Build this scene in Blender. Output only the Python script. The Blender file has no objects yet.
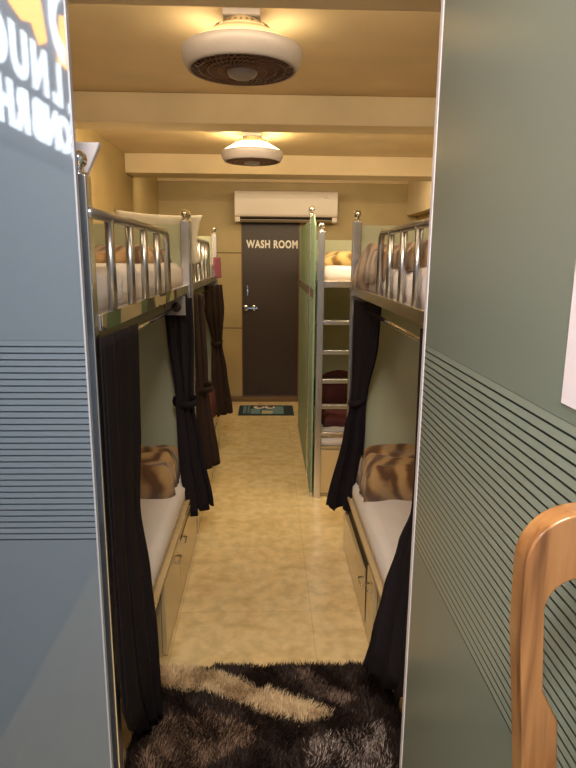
import bpy, bmesh, math, random
from mathutils import Vector, Matrix
random.seed(7)
SC = bpy.context.scene
COL = SC.collection
PI = math.pi

# ------------------------------------------------------------------ helpers
def V(*a): return Vector(a)

def tag(o, label=None, cat=None, group=None, kind=None):
    if label: o['label'] = label
    if cat: o['category'] = cat
    if group: o['group'] = group
    if kind: o['kind'] = kind
    return o

def empty(name, loc, label, cat, group=None, kind=None):
    o = bpy.data.objects.new(name, None)
    o.empty_display_size = .1
    COL.objects.link(o)
    o.location = loc
    return tag(o, label, cat, group, kind)

def origin(o):
    v = Vector((0, 0, 0))
    while o is not None:
        v += o.location
        o = o.parent
    return v

def mk(name, bm, m, parent=None, smooth=False, bevel=0, subsurf=0, solid=0, at=None):
    """link a bmesh (world coordinates) as ONE object; children are stored relative to their parent"""
    off = origin(parent) if parent else Vector((0, 0, 0))
    loc = Vector((0, 0, 0))
    if at is not None:
        loc = Vector(at) - off
        bmesh.ops.translate(bm, vec=-Vector(at), verts=bm.verts)
    else:
        if bm.verts:
            c = sum((v.co for v in bm.verts), Vector((0, 0, 0))) / len(bm.verts)
        else:
            c = Vector((0, 0, 0))
        bmesh.ops.translate(bm, vec=-c, verts=bm.verts)
        loc = c - off
    me = bpy.data.meshes.new(name)
    bm.normal_update()
    bm.to_mesh(me); bm.free()
    for mm in (m if isinstance(m, (list, tuple)) else [m]):
        me.materials.append(mm)
    if smooth:
        for p in me.polygons: p.use_smooth = True
    o = bpy.data.objects.new(name, me)
    COL.objects.link(o)
    o.location = loc
    if parent: o.parent = parent
    if solid:
        md = o.modifiers.new('thickness', 'SOLIDIFY'); md.thickness = solid; md.offset = 0
    if bevel:
        md = o.modifiers.new('bevel', 'BEVEL'); md.width = bevel; md.segments = 3
        md.limit_method = 'ANGLE'; md.angle_limit = math.radians(40)
        for p in me.polygons: p.use_smooth = True
        md2 = o.modifiers.new('wn', 'WEIGHTED_NORMAL'); md2.keep_sharp = False
    if subsurf:
        md = o.modifiers.new('sub', 'SUBSURF'); md.levels = subsurf; md.render_levels = subsurf
    return o

def box(bm, x0, x1, y0, y1, z0, z1, mi=0):
    vs = [bm.verts.new((x, y, z)) for z in (z0, z1) for y in (y0, y1) for x in (x0, x1)]
    fs = []
    for f in ((0, 2, 3, 1), (4, 5, 7, 6), (0, 1, 5, 4), (2, 6, 7, 3), (0, 4, 6, 2), (1, 3, 7, 5)):
        fc = bm.faces.new([vs[i] for i in f]); fc.material_index = mi; fs.append(fc)
    return vs

def bx(*a):
    bm = bmesh.new(); box(bm, *a); return bm

def lathe(bm, prof, cx, cy, z0, seg=40, a0=0, a1=2*PI, axis='z'):
    """prof = [(r, z)...]"""
    full = abs(a1 - a0 - 2*PI) < 1e-6
    n = seg if full else seg + 1
    rings = []
    for r, z in prof:
        ring = []
        for i in range(n):
            a = a0 + (a1 - a0) * i / seg
            if axis == 'z': p = (cx + r*math.cos(a), cy + r*math.sin(a), z0 + z)
            elif axis == 'x': p = (cx + z, cy + r*math.cos(a), z0 + r*math.sin(a))
            else: p = (cx + r*math.cos(a), cy + z, z0 + r*math.sin(a))
            ring.append(bm.verts.new(p))
        rings.append(ring)
    for k in range(len(rings)-1):
        for i in range(seg):
            j = (i+1) % n
            try: bm.faces.new((rings[k][i], rings[k][j], rings[k+1][j], rings[k+1][i]))
            except ValueError: pass
    return rings

def capped(bm, prof, *a, **k):
    r = lathe(bm, prof, *a, **k)
    bm.faces.new(r[0]); bm.faces.new(r[-1])
    bmesh.ops.recalc_face_normals(bm, faces=bm.faces)
    return r

def sphere(bm, c, r, sx=1, sy=1, sz=1, u=16, v=10):
    m = Matrix.Translation(c) @ Matrix.Diagonal((sx*r, sy*r, sz*r, 1))
    bmesh.ops.create_uvsphere(bm, u_segments=u, v_segments=v, radius=1, matrix=m)

def tube(bm, pts, r, seg=12, caps=True):
    pts = [Vector(p) for p in pts]
    rings = []
    prev = None
    for i, p in enumerate(pts):
        if i == 0: d = pts[1]-pts[0]
        elif i == len(pts)-1: d = pts[-1]-pts[-2]
        else: d = (pts[i+1]-p).normalized() + (p-pts[i-1]).normalized()
        d.normalize()
        ref = prev if prev is not None else (Vector((0, 0, 1)) if abs(d.z) < .9 else Vector((1, 0, 0)))
        a = (ref - d*ref.dot(d)).normalized(); b = d.cross(a)
        prev = a
        rr = r[i] if isinstance(r, (list, tuple)) else r
        rings.append([bm.verts.new(p + a*rr*math.cos(2*PI*k/seg) + b*rr*math.sin(2*PI*k/seg)) for k in range(seg)])
    for i in range(len(rings)-1):
        for k in range(seg):
            j = (k+1) % seg
            bm.faces.new((rings[i][k], rings[i][j], rings[i+1][j], rings[i+1][k]))
    if caps:
        bm.faces.new(rings[0][::-1]); bm.faces.new(rings[-1])

def tb(pts, r, seg=12):
    bm = bmesh.new(); tube(bm, pts, r, seg); return bm

def prism(bm, poly, axis, a, b):
    """extrude a 2D polygon along an axis from a to b. axis x: poly=(y,z), y: (x,z), z: (x,y)"""
    def P(p, t):
        return {'x': (t, p[0], p[1]), 'y': (p[0], t, p[1]), 'z': (p[0], p[1], t)}[axis]
    A = [bm.verts.new(P(p, a)) for p in poly]; B = [bm.verts.new(P(p, b)) for p in poly]
    bm.faces.new(A); bm.faces.new(B[::-1])
    n = len(poly)
    for i in range(n):
        j = (i+1) % n
        bm.faces.new((A[i], B[i], B[j], A[j]))
    bmesh.ops.recalc_face_normals(bm, faces=bm.faces)

def text_bm(body, size, extrude, offset=0, mat=Matrix.Identity(4), align='CENTER', spacing=1.0):
    cu = bpy.data.curves.new('tmp_text', 'FONT')
    cu.body = body; cu.size = size; cu.extrude = extrude; cu.offset = offset
    cu.align_x = align; cu.align_y = 'BOTTOM_BASELINE'; cu.space_character = spacing
    cu.resolution_u = 4
    o = bpy.data.objects.new('tmp_text', cu); COL.objects.link(o)
    dg = bpy.context.evaluated_depsgraph_get(); dg.update()
    ev = o.evaluated_get(dg)
    me = ev.to_mesh()
    bm = bmesh.new(); bm.from_mesh(me)
    ev.to_mesh_clear()
    bpy.data.objects.remove(o); bpy.data.curves.remove(cu)
    bm.transform(mat)
    return bm

def noise2(x, y, s=0):
    return (math.sin(x*1.7+s*1.3+1.1*math.sin(y*1.3+s)) + math.sin(y*2.3-s*.7+.9*math.sin(x*2.1+s*2)) + .5*math.sin(x*4.1+y*3.7+s*3))/2.5

# ------------------------------------------------------------------ materials
def newmat(name):
    m = bpy.data.materials.new(name); m.use_nodes = True
    nt = m.node_tree; b = nt.nodes['Principled BSDF']
    return m, nt, b

def L(nt, a, b): nt.links.new(a, b)

def mat(name, col, rough=.5, metal=0, noise=0, nscale=20, bump=0, coat=0, spec=.5, sheen=0):
    m, nt, b = newmat(name)
    b.inputs['Base Color'].default_value = (*col, 1)
    b.inputs['Roughness'].default_value = rough
    b.inputs['Metallic'].default_value = metal
    b.inputs['Specular IOR Level'].default_value = spec
    if coat:
        b.inputs['Coat Weight'].default_value = coat; b.inputs['Coat Roughness'].default_value = .08
    if sheen:
        b.inputs['Sheen Weight'].default_value = sheen
    if noise or bump:
        tc = nt.nodes.new('ShaderNodeTexCoord')
        n = nt.nodes.new('ShaderNodeTexNoise'); n.inputs['Scale'].default_value = nscale
        n.inputs['Detail'].default_value = 5
        L(nt, tc.outputs['Object'], n.inputs['Vector'])
        if noise:
            mx = nt.nodes.new('ShaderNodeMix'); mx.data_type = 'RGBA'
            mx.inputs[6].default_value = (*[c*(1-noise) for c in col], 1)
            mx.inputs[7].default_value = (*[min(1, c*(1+noise)) for c in col], 1)
            L(nt, n.outputs['Fac'], mx.inputs[0]); L(nt, mx.outputs[2], b.inputs['Base Color'])
        if bump:
            bp = nt.nodes.new('ShaderNodeBump'); bp.inputs['Strength'].default_value = bump
            bp.inputs['Distance'].default_value = .01
            L(nt, n.outputs['Fac'], bp.inputs['Height']); L(nt, bp.outputs['Normal'], b.inputs['Normal'])
    return m

def ramp(nt, stops):
    r = nt.nodes.new('ShaderNodeValToRGB')
    e = r.color_ramp.elements
    while len(e) < len(stops): e.new(.5)
    for i, (p, c) in enumerate(stops):
        e[i].position = p; e[i].color = (*c, 1)
    return r

def mth(nt, op, a, b=None, c=None):
    n = nt.nodes.new('ShaderNodeMath'); n.operation = op
    for i, v in enumerate((a, b, c)):
        if v is None: continue
        if isinstance(v, (int, float)): n.inputs[i].default_value = v
        else: L(nt, v, n.inputs[i])
    return n.outputs[0]

def posz(nt):
    g = nt.nodes.new('ShaderNodeNewGeometry')
    s = nt.nodes.new('ShaderNodeSeparateXYZ'); L(nt, g.outputs['Position'], s.inputs[0])
    return g, s

def wall_paint(name, col, grooves=()):
    m, nt, b = newmat(name)
    b.inputs['Roughness'].default_value = .6
    g, s = posz(nt)
    n = nt.nodes.new('ShaderNodeTexNoise'); n.inputs['Scale'].default_value = 2.5; n.inputs['Detail'].default_value = 6
    L(nt, g.outputs['Position'], n.inputs['Vector'])
    r = ramp(nt, [(.3, [c*.88 for c in col]), (.7, [min(1, c*1.08) for c in col])])
    L(nt, n.outputs['Fac'], r.inputs[0])
    out = r.outputs[0]
    for z in grooves:
        d = mth(nt, 'ABSOLUTE', mth(nt, 'SUBTRACT', s.outputs['Z'], z))
        f = mth(nt, 'LESS_THAN', d, .006)
        mx = nt.nodes.new('ShaderNodeMix'); mx.data_type = 'RGBA'
        L(nt, f, mx.inputs[0]); L(nt, out, mx.inputs[6]); mx.inputs[7].default_value = (.12, .075, .03, 1)
        out = mx.outputs[2]
    L(nt, out, b.inputs['Base Color'])
    return m

def marble_floor():
    m, nt, b = newmat('marble_tile')
    g, s = posz(nt)
    n = nt.nodes.new('ShaderNodeTexNoise'); n.inputs['Scale'].default_value = 4.2; n.inputs['Detail'].default_value = 9
    n.inputs['Roughness'].default_value = .65; n.inputs['Distortion'].default_value = 1.2
    L(nt, g.outputs['Position'], n.inputs['Vector'])
    r = ramp(nt, [(.25, (.68, .50, .25)), (.45, (.81, .63, .33)), (.62, (.86, .70, .40)), (.82, (.77, .59, .31))])
    L(nt, n.outputs['Fac'], r.inputs[0])
    n2 = nt.nodes.new('ShaderNodeTexNoise'); n2.inputs['Scale'].default_value = 16; n2.inputs['Detail'].default_value = 6
    L(nt, g.outputs['Position'], n2.inputs['Vector'])
    r2 = ramp(nt, [(.35, (.72, .70, .66)), (.6, (1, 1, 1))]); L(nt, n2.outputs['Fac'], r2.inputs[0])
    mu = nt.nodes.new('ShaderNodeMix'); mu.data_type = 'RGBA'; mu.blend_type = 'MULTIPLY'; mu.inputs[0].default_value = .6
    L(nt, r.outputs[0], mu.inputs[6]); L(nt, r2.outputs[0], mu.inputs[7])
    # joints every 0.6 m
    fx = mth(nt, 'ABSOLUTE', mth(nt, 'SUBTRACT', mth(nt, 'FRACT', mth(nt, 'DIVIDE', mth(nt, 'ADD', s.outputs['X'], 10.0), .6)), .5))
    fy = mth(nt, 'ABSOLUTE', mth(nt, 'SUBTRACT', mth(nt, 'FRACT', mth(nt, 'DIVIDE', mth(nt, 'ADD', s.outputs['Y'], 10.1), .6)), .5))
    j = mth(nt, 'MAXIMUM', mth(nt, 'GREATER_THAN', fx, .4975), mth(nt, 'GREATER_THAN', fy, .4975))
    mx = nt.nodes.new('ShaderNodeMix'); mx.data_type = 'RGBA'
    L(nt, mth(nt, 'MULTIPLY', j, .35), mx.inputs[0]); L(nt, mu.outputs[2], mx.inputs[6]); mx.inputs[7].default_value = (.25, .17, .08, 1)
    L(nt, mx.outputs[2], b.inputs['Base Color'])
    b.inputs['Roughness'].default_value = .24
    return m

def frosted(name, col, trans=.5, gloss_rough=.06, stripes=None, gloss=1.0, clear=(.5, .58, .56), zone=1.0):
    """acid-etched glass: milky body that scatters light both ways, with a polished outer face;
    stripes=(z0, z1, period, duty): clear bands in the etching"""
    m = bpy.data.materials.new(name); m.use_nodes = True
    nt = m.node_tree
    for n in list(nt.nodes): nt.nodes.remove(n)
    out = nt.nodes.new('ShaderNodeOutputMaterial')
    df = nt.nodes.new('ShaderNodeBsdfDiffuse'); df.inputs['Color'].default_value = (*col, 1)
    tl = nt.nodes.new('ShaderNodeBsdfTranslucent'); tl.inputs['Color'].default_value = (*col, 1)
    mx = nt.nodes.new('ShaderNodeMixShader'); mx.inputs[0].default_value = trans
    L(nt, df.outputs[0], mx.inputs[1]); L(nt, tl.outputs[0], mx.inputs[2])
    body = mx.outputs[0]
    if stripes:
        z0, z1, per, duty = stripes
        g, s = posz(nt)
        t = mth(nt, 'FRACT', mth(nt, 'DIVIDE', mth(nt, 'SUBTRACT', s.outputs['Z'], z0), per))
        f = mth(nt, 'LESS_THAN', t, duty)
        inr = mth(nt, 'MULTIPLY', mth(nt, 'GREATER_THAN', s.outputs['Z'], z0), mth(nt, 'LESS_THAN', s.outputs['Z'], z1))
        zc = nt.nodes.new('ShaderNodeMix'); zc.data_type = 'RGBA'
        L(nt, inr, zc.inputs[0]); zc.inputs[6].default_value = (*col, 1); zc.inputs[7].default_value = (*[min(1, c*zone) for c in col], 1)
        L(nt, zc.outputs[2], df.inputs['Color']); L(nt, zc.outputs[2], tl.inputs['Color'])
        tr = nt.nodes.new('ShaderNodeBsdfTransparent'); tr.inputs['Color'].default_value = (*clear, 1)
        m2 = nt.nodes.new('ShaderNodeMixShader')
        L(nt, mth(nt, 'MULTIPLY', f, inr), m2.inputs[0]); L(nt, body, m2.inputs[1]); L(nt, tr.outputs[0], m2.inputs[2])
        body = m2.outputs[0]
    gl = nt.nodes.new('ShaderNodeBsdfGlossy'); gl.inputs['Roughness'].default_value = gloss_rough
    fr = nt.nodes.new('ShaderNodeFresnel'); fr.inputs['IOR'].default_value = 1.5
    m3 = nt.nodes.new('ShaderNodeMixShader')
    L(nt, mth(nt, 'MULTIPLY', fr.outputs[0], gloss), m3.inputs[0]); L(nt, body, m3.inputs[1]); L(nt, gl.outputs[0], m3.inputs[2])
    L(nt, m3.outputs[0], out.inputs[0])
    return m

def emit(name, col, strength, base=(.9, .85, .7)):
    m, nt, b = newmat(name)
    b.inputs['Base Color'].default_value = (*base, 1)
    b.inputs['Emission Color'].default_value = (*col, 1)
    b.inputs['Emission Strength'].default_value = strength
    return m

def fleece(name, a, b_, c, scale=7):
    m, nt, b = newmat(name)
    tc = nt.nodes.new('ShaderNodeTexCoord')
    w = nt.nodes.new('ShaderNodeTexWave'); w.inputs['Scale'].default_value = scale
    w.inputs['Distortion'].default_value = 7; w.inputs['Detail'].default_value = 4; w.inputs['Detail Scale'].default_value = 1.1
    mp = nt.nodes.new('ShaderNodeMapping'); mp.inputs['Rotation'].default_value = (.3, .2, .9)
    L(nt, tc.outputs['Object'], mp.inputs[0]); L(nt, mp.outputs[0], w.inputs['Vector'])
    r = ramp(nt, [(.1, a), (.45, b_), (.85, c)]); L(nt, w.outputs['Fac'], r.inputs[0])
    L(nt, r.outputs[0], b.inputs['Base Color'])
    b.inputs['Roughness'].default_value = .9; b.inputs['Sheen Weight'].default_value = .35
    n = nt.nodes.new('ShaderNodeTexNoise'); n.inputs['Scale'].default_value = 160
    L(nt, tc.outputs['Object'], n.inputs['Vector'])
    bp = nt.nodes.new('ShaderNodeBump'); bp.inputs['Strength'].default_value = .35; bp.inputs['Distance'].default_value = .006
    L(nt, n.outputs['Fac'], bp.inputs['Height']); L(nt, bp.outputs['Normal'], b.inputs['Normal'])
    return m

def wood(name):
    m, nt, b = newmat(name)
    tc = nt.nodes.new('ShaderNodeTexCoord')
    mp = nt.nodes.new('ShaderNodeMapping'); mp.inputs['Scale'].default_value = (26, 26, 2.2)
    L(nt, tc.outputs['Object'], mp.inputs[0])
    n = nt.nodes.new('ShaderNodeTexNoise'); n.inputs['Scale'].default_value = 1.6; n.inputs['Detail'].default_value = 7
    n.inputs['Distortion'].default_value = .6
    L(nt, mp.outputs[0], n.inputs['Vector'])
    r = ramp(nt, [(.3, (.13, .052, .017)), (.5, (.29, .135, .048)), (.7, (.38, .20, .075))]); L(nt, n.outputs['Fac'], r.inputs[0])
    L(nt, r.outputs[0], b.inputs['Base Color'])
    b.inputs['Roughness'].default_value = .32; b.inputs['Coat Weight'].default_value = .7; b.inputs['Coat Roughness'].default_value = .1
    return m

M = {}
M['wall'] = wall_paint('wall_paint', (.42, .315, .145))
M['wall_back'] = wall_paint('wall_panel_paint', (.43, .335, .17), (1.65, .83))
M['ceiling'] = wall_paint('ceiling_paint', (.66, .53, .33))
M['beam'] = wall_paint('beam_paint', (.66, .55, .37))
M['floor'] = marble_floor()
M['steel'] = mat('stainless_steel', (.70, .69, .70), .27, 1)
M['steel_rail'] = mat('brushed_steel_rail', (.50, .50, .51), .34, 1)
M['chrome'] = mat('chrome', (.78, .77, .75), .07, 1)
M['laminate'] = mat('cream_laminate', (.60, .46, .25), .2, 0, .07, 6, coat=.4)
M['board'] = mat('cream_ply_underside', (.58, .45, .26), .5, 0, .05, 8)
M['gap'] = mat('recess_shade', (.02, .014, .01), .7)  # near-black colour standing in for the shade inside gaps
M['sheet'] = mat('white_sheet', (.86, .82, .82), .85, 0, .04, 9, bump=.25, sheen=.1)
M['pillow'] = mat('white_pillowcase', (.80, .76, .66), .85, 0, .03, 12, bump=.2)
M['curtain'] = mat('dark_curtain_cloth', (.0125, .010, .014), .8, 0, .2, 30, bump=.1, spec=.15)
M['curtain_warm_lit'] = mat('warm_lit_curtain_cloth', (.026, .0145, .011), .8, 0, .2, 30, bump=.1, spec=.15)  # same cloth as the other curtains, with warm light put into its colour
M['fleece'] = fleece('tiger_brown_fleece', (.13, .06, .022), (.30, .16, .06), (.46, .29, .12), 3.4)
M['fleece_tan'] = fleece('tan_brown_fleece', (.10, .05, .02), (.28, .15, .06), (.44, .27, .12), 4)
M['fleece_yellow'] = fleece('yellow_brown_fleece', (.20, .11, .03), (.50, .33, .10), (.62, .45, .18), 4)
M['maroon'] = mat('maroon_blanket', (.10, .022, .022), .9, 0, .25, 20, bump=.2)
M['pink'] = mat('pink_towel', (.26, .07, .11), .9, 0, .2, 60, bump=.2)
M['door'] = mat('dark_brown_door', (.042, .026, .021), .42, 0, .15, 14)
M['sill'] = mat('brown_granite_sill', (.16, .09, .04), .35, 0, .2, 40)
M['letter'] = mat('white_letter', (.85, .82, .74), .5)
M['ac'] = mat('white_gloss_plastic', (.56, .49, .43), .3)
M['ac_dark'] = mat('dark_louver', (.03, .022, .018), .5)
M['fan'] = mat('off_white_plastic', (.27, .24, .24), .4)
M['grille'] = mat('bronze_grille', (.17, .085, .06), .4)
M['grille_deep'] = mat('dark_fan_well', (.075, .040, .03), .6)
M['neck'] = mat('cream_plastic', (.66, .55, .34), .4)
M['lamp_on'] = emit('lit_lamp_cone', (1, .74, .36), 7)
M['lamp_back'] = emit('lit_lamp_rear', (1, .78, .47), 3.2)
M['lamp_dim'] = emit('dim_lamp_cone', (1, .75, .36), .22, (.72, .58, .30))
M['green_glass'] = frosted('green_frosted_glass', (.44, .62, .46), .45, .35, None, .35)
M['head_glass'] = frosted('olive_frosted_glass', (.76, .80, .60), .35, .12)
M['part_glass'] = frosted('etched_partition_glass', (.285, .38, .51), .55, .035, (.908, 1.408, .0156, .24), 1.6, (.66, .72, .78), zone=1.12)
M['door_glass'] = frosted('etched_door_glass', (.285, .35, .31), .4, .30, (.908, 1.408, .0156, .22), 1.0, (.42, .52, .50), zone=1.35)
M['edge'] = mat('polished_glass_edge', (.40, .45, .56), .4, 0)
M['edge_light'] = mat('pale_door_edge', (.66, .66, .76), .35)
M['paper'] = mat('white_paper', (.70, .68, .78), .7)
M['wood'] = wood('varnished_teak')
M['sign_letter'] = emit('lit_acrylic_letter', (.78, .87, 1), 9)
M['sign_orange'] = emit('lit_orange_acrylic', (1, .40, .0), 15, (.8, .3, .05))
M['sign_board'] = mat('brown_sign_board', (.17, .11, .08), .5, 0, .1, 20)
M['outer_wall'] = mat('grey_reception_wall', (.34, .36, .40), .7)
M['switch'] = mat('white_switch', (.80, .77, .66), .4)
M['sticker'] = mat('white_sticker', (.72, .66, .6), .5)
M['red'] = mat('red_print', (.50, .07, .06), .5)
M['grey_plate'] = mat('grey_flange_plate', (.34, .32, .30), .35, .6)
M['black'] = mat('black_rubber', (.015, .013, .013), .5)

# ------------------------------------------------------------------ the setting
ZC = 2.425
XL, XR = -1.17, 1.62
YB, YF = 6.7, 1.40
def struct(name, bm, m, label, cat, **k):
    return tag(mk(name, bm, m, **k), label, cat, kind='structure')

struct('floor', bx(XL-.1, XR+.1, -2.6, YB+.2, -.1, 0), M['floor'], 'beige marble tile floor running down the aisle', 'floor')
struct('ceiling', bx(XL-.1, XR+.1, YF, YB+.2, ZC, ZC+.1), M['ceiling'], 'cream painted ceiling between the beams', 'ceiling')
struct('wall_left', bx(XL-.1, XL, YF-.02, YB+.2, 0, ZC), M['wall'], 'gold painted wall along the left bunks', 'wall')
struct('wall_right', bx(XR, XR+.1, -.4, YB+.2, 0, ZC), M['wall'], 'gold painted wall along the right bunks', 'wall')
DX0, DX1, DZ1 = -.292, .346, 2.0
b = bmesh.new()
box(b, XL, DX0, YB, YB+.1, 0, ZC); box(b, DX1, XR, YB, YB+.1, 0, ZC); box(b, DX0, DX1, YB, YB+.1, DZ1, ZC)
struct('wall_back', b, M['wall_back'], 'gold panelled wall around the dark washroom door', 'wall')
for nm, y0, y1, z0, lb in (('trim_1', 1.41, 1.80, 2.26, 'cream ceiling beam at the entrance, top edge of the view'),
                           ('trim_2', 3.33, 3.53, 2.278, 'cream ceiling beam between the two ceiling fans'),
                           ('trim_3', 5.19, 5.50, 2.272, 'cream ceiling beam in front of the air conditioner')):
    struct(nm, bx(XL+.0005, XR-.0005, y0, y1, z0, ZC-.0005), M['beam'], lb, 'beam', bevel=.006)
struct('trim_4', bx(1.50, XR-.001, 5.55, YB-.001, 2.06, ZC-.001), M['beam'], 'short boxed beam in the far right top corner', 'beam')
struct('trim_5', bx(-.47, .42, 6.63, 6.699, 0.0005, .052), M['sill'], 'brown stone step below the washroom door', 'door sill', bevel=.006)
struct('trim_6', bx(XL+.001, XR-.001, YB-.03, YB-.0005, 2.385, ZC-.001), M['ceiling'], 'thin cornice strip above the air conditioner', 'cornice')

# washroom door
d1 = empty('door_1', (.027, YB, .077), 'dark brown washroom door in the far wall', 'door', kind='structure')
mk('panel', bx(DX0+.012, DX1-.012, YB+.006, YB+.045, .06, DZ1-.01), M['door'], d1, bevel=.003)
mk('threshold', bx(DX0, DX1, YB-.0005, YB+.1, .0005, .056), M['sill'], d1)
b = bmesh.new(); box(b, DX0, DX0+.012, YB-.006, YB+.06, 0, DZ1); box(b, DX1-.012, DX1, YB-.006, YB+.06, 0, DZ1); box(b, DX0, DX1, YB-.006, YB+.06, DZ1-.01, DZ1)
mk('frame', b, M['sill'], d1)
tbm = text_bm('WASH ROOM', .13, .004, .005, Matrix.Identity(4), spacing=1.12)
tx = [v.co.x for v in tbm.verts]; ty_ = [v.co.y for v in tbm.verts]
for v in tbm.verts:
    v.co = Vector((-.238 + (v.co.x-min(tx))/(max(tx)-min(tx))*.560, YB+.005 - v.co.z, 1.702 + (v.co.y-min(ty_))/(max(ty_)-min(ty_))*.088))
bmesh.ops.recalc_face_normals(tbm, faces=tbm.faces)
o = mk('lettering', tbm, M['letter'], d1)
o['label'] = 'white block letters WASH ROOM'
b = bmesh.new()
for hx in (-.245, -.155):
    capped(b, [(.006, 0), (.030, .002), (.030, .010), (.012, .014), (.012, .045), (.020, .052), (.012, .06)], hx, YB+.004, 1.055, 16, axis='y')
    bb = len(b.verts)
for v in b.verts: v.co.y = 2*(YB+.004) - v.co.y
box(b, -.285, -.115, YB-.05, YB-.038, 1.048, 1.062)
bmesh.ops.recalc_face_normals(b, faces=b.faces)
mk('handle', b, M['chrome'], d1, smooth=False)['label'] = 'chrome lever handle'
b = bmesh.new(); box(b, -.237, -.222, YB-.012, YB+.006, 1.19, 1.30); box(b, -.242, -.217, YB-.02, YB+.004, 1.23, 1.25)
mk('latch', b, M['chrome'], d1, bevel=.002)['label'] = 'small chrome latch'

# glass front: fixed left panel, header, right panel behind the open door
PX0, PX1 = -.4265, .382
w1 = empty('wall_front', (-.8, YF, 0), 'fixed frosted glass partition with clear stripes on the left', 'glass partition', kind='structure')
mk('glass_panel', bx(XL, PX0, YF, YF+.012, .005, 2.26), M['part_glass'], w1)
mk('glass_edge', bx(PX0, PX0+.004, YF-.002, YF+.014, .005, 2.26), M['edge'], w1)
mk('header', bx(XL, XR, YF, YF+.012, 2.262, 3.0), M['outer_wall'], w1)
mk('side_glass', bx(PX1+.02, XR, YF, YF+.012, .005, 2.26), M['door_glass'], w1)
# open door leaf, swung out 90 degrees
d2 = empty('door_2', (.378, YF-.005, 0), 'open frosted glass door with clear stripes on the right', 'glass door', kind='structure')
mk('glass_leaf', bx(.364, .376, .585, YF-.034, .02, 2.25), M['door_glass'], d2)
mk('edge_strip', bx(.362, .378, YF-.034, YF-.012, .02, 2.25), M['edge_light'], d2, bevel=.003)['label'] = 'pale polished edge strip of the door'
b = bmesh.new()
for z in (.012, 2.2): box(b, .358, .382, YF-.14, YF-.02, z, z+.05)
mk('pivot_hinge', b, M['steel'], d2, bevel=.003)

# reception side (outside the glass front)
struct('wall_left_outside', bx(-1.0, -.90, -2.6, YF-.02, 0, 3.0), M['outer_wall'], 'grey reception wall carrying the lit sign', 'wall')
struct('ceiling_outside', bx(-1.0, XR+.1, -2.6, YF-.001, 3.0, 3.1), M['outer_wall'], 'pale ceiling over the reception side', 'ceiling')

# lit sign on the reception wall, read as a mirror image in the left glass panel
SX = -.90
sg = empty('wall_sign', (SX, .15, 2.3), 'lit acrylic sign seen mirrored in the left glass panel', 'sign')
mk('board', bx(SX, SX+.02, -.85, .80, 1.985, 2.90), M['sign_board'], sg, bevel=.004)
def sgm(y, z): return Matrix.Translation((SX+.026, y, z)) @ Matrix.Rotation(PI/2, 4, 'Z') @ Matrix.Rotation(PI/2, 4, 'X')
for row, (txt, z, h) in enumerate((('LLNUO', 2.225, .215), ('EONBRH', 2.043, .19))):
    y0 = (-.115, -.115)[row]; pitch = (.195, .148)[row]
    for i, ch in enumerate(txt):
        mk('letter', text_bm(ch, h, .004, .011, sgm(y0 + i*pitch, z)), M['sign_letter'], sg)
b = bmesh.new()
arc = [(-.13, 2.70), (-.06, 2.705), (.02, 2.675), (.08, 2.63), (.115, 2.57), (.12, 2.52), (.092, 2.468), (.04, 2.44), (-.008, 2.430)]
ao, ai = [], []
for k, (y, z) in enumerate(arc):
    p0, p1 = arc[max(0, k-1)], arc[min(len(arc)-1, k+1)]
    d = Vector((p1[0]-p0[0], p1[1]-p0[1])).normalized()*.036
    ao.append((y-d.y, z+d.x)); ai.append((y+d.y, z-d.x))
for k in range(len(arc)-1):
    prism(b, [ao[k], ao[k+1], ai[k+1], ai[k]], 'x', SX+.031, SX+.038)
bmesh.ops.remove_doubles(b, verts=b.verts, dist=.0004)
mk('logo_arc', b, M['sign_letter'], sg)
b = bmesh.new(); prism(b, [(-.010, 2.587), (-.16, 2.63), (-.16, 2.395), (.05, 2.395), (.02, 2.45)], 'x', SX+.0205, SX+.026)
mk('logo_wedge', b, M['sign_orange'], sg)
b = bmesh.new(); prism(b, [(.62, 2.52), (.535, 2.445), (.417, 2.42), (.322, 2.447), (.256, 2.39), (.177, 2.426), (.222, 2.554), (.239, 2.66), (.36, 2.72), (.55, 2.66)], 'x', SX+.0205, SX+.028)
mk('logo_flame', b, M['sign_orange'], sg)

# ------------------------------------------------------------------ bunk beds
BG = 'steel bunk beds along the aisle'
def finial(bm, x, y, z):
    capped(bm, [(.020, 0), (.020, .004), (.012, .008), (.012, .014)], x, y, z, 16)
    sphere(bm, (x, y, z+.034), .021)

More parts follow.
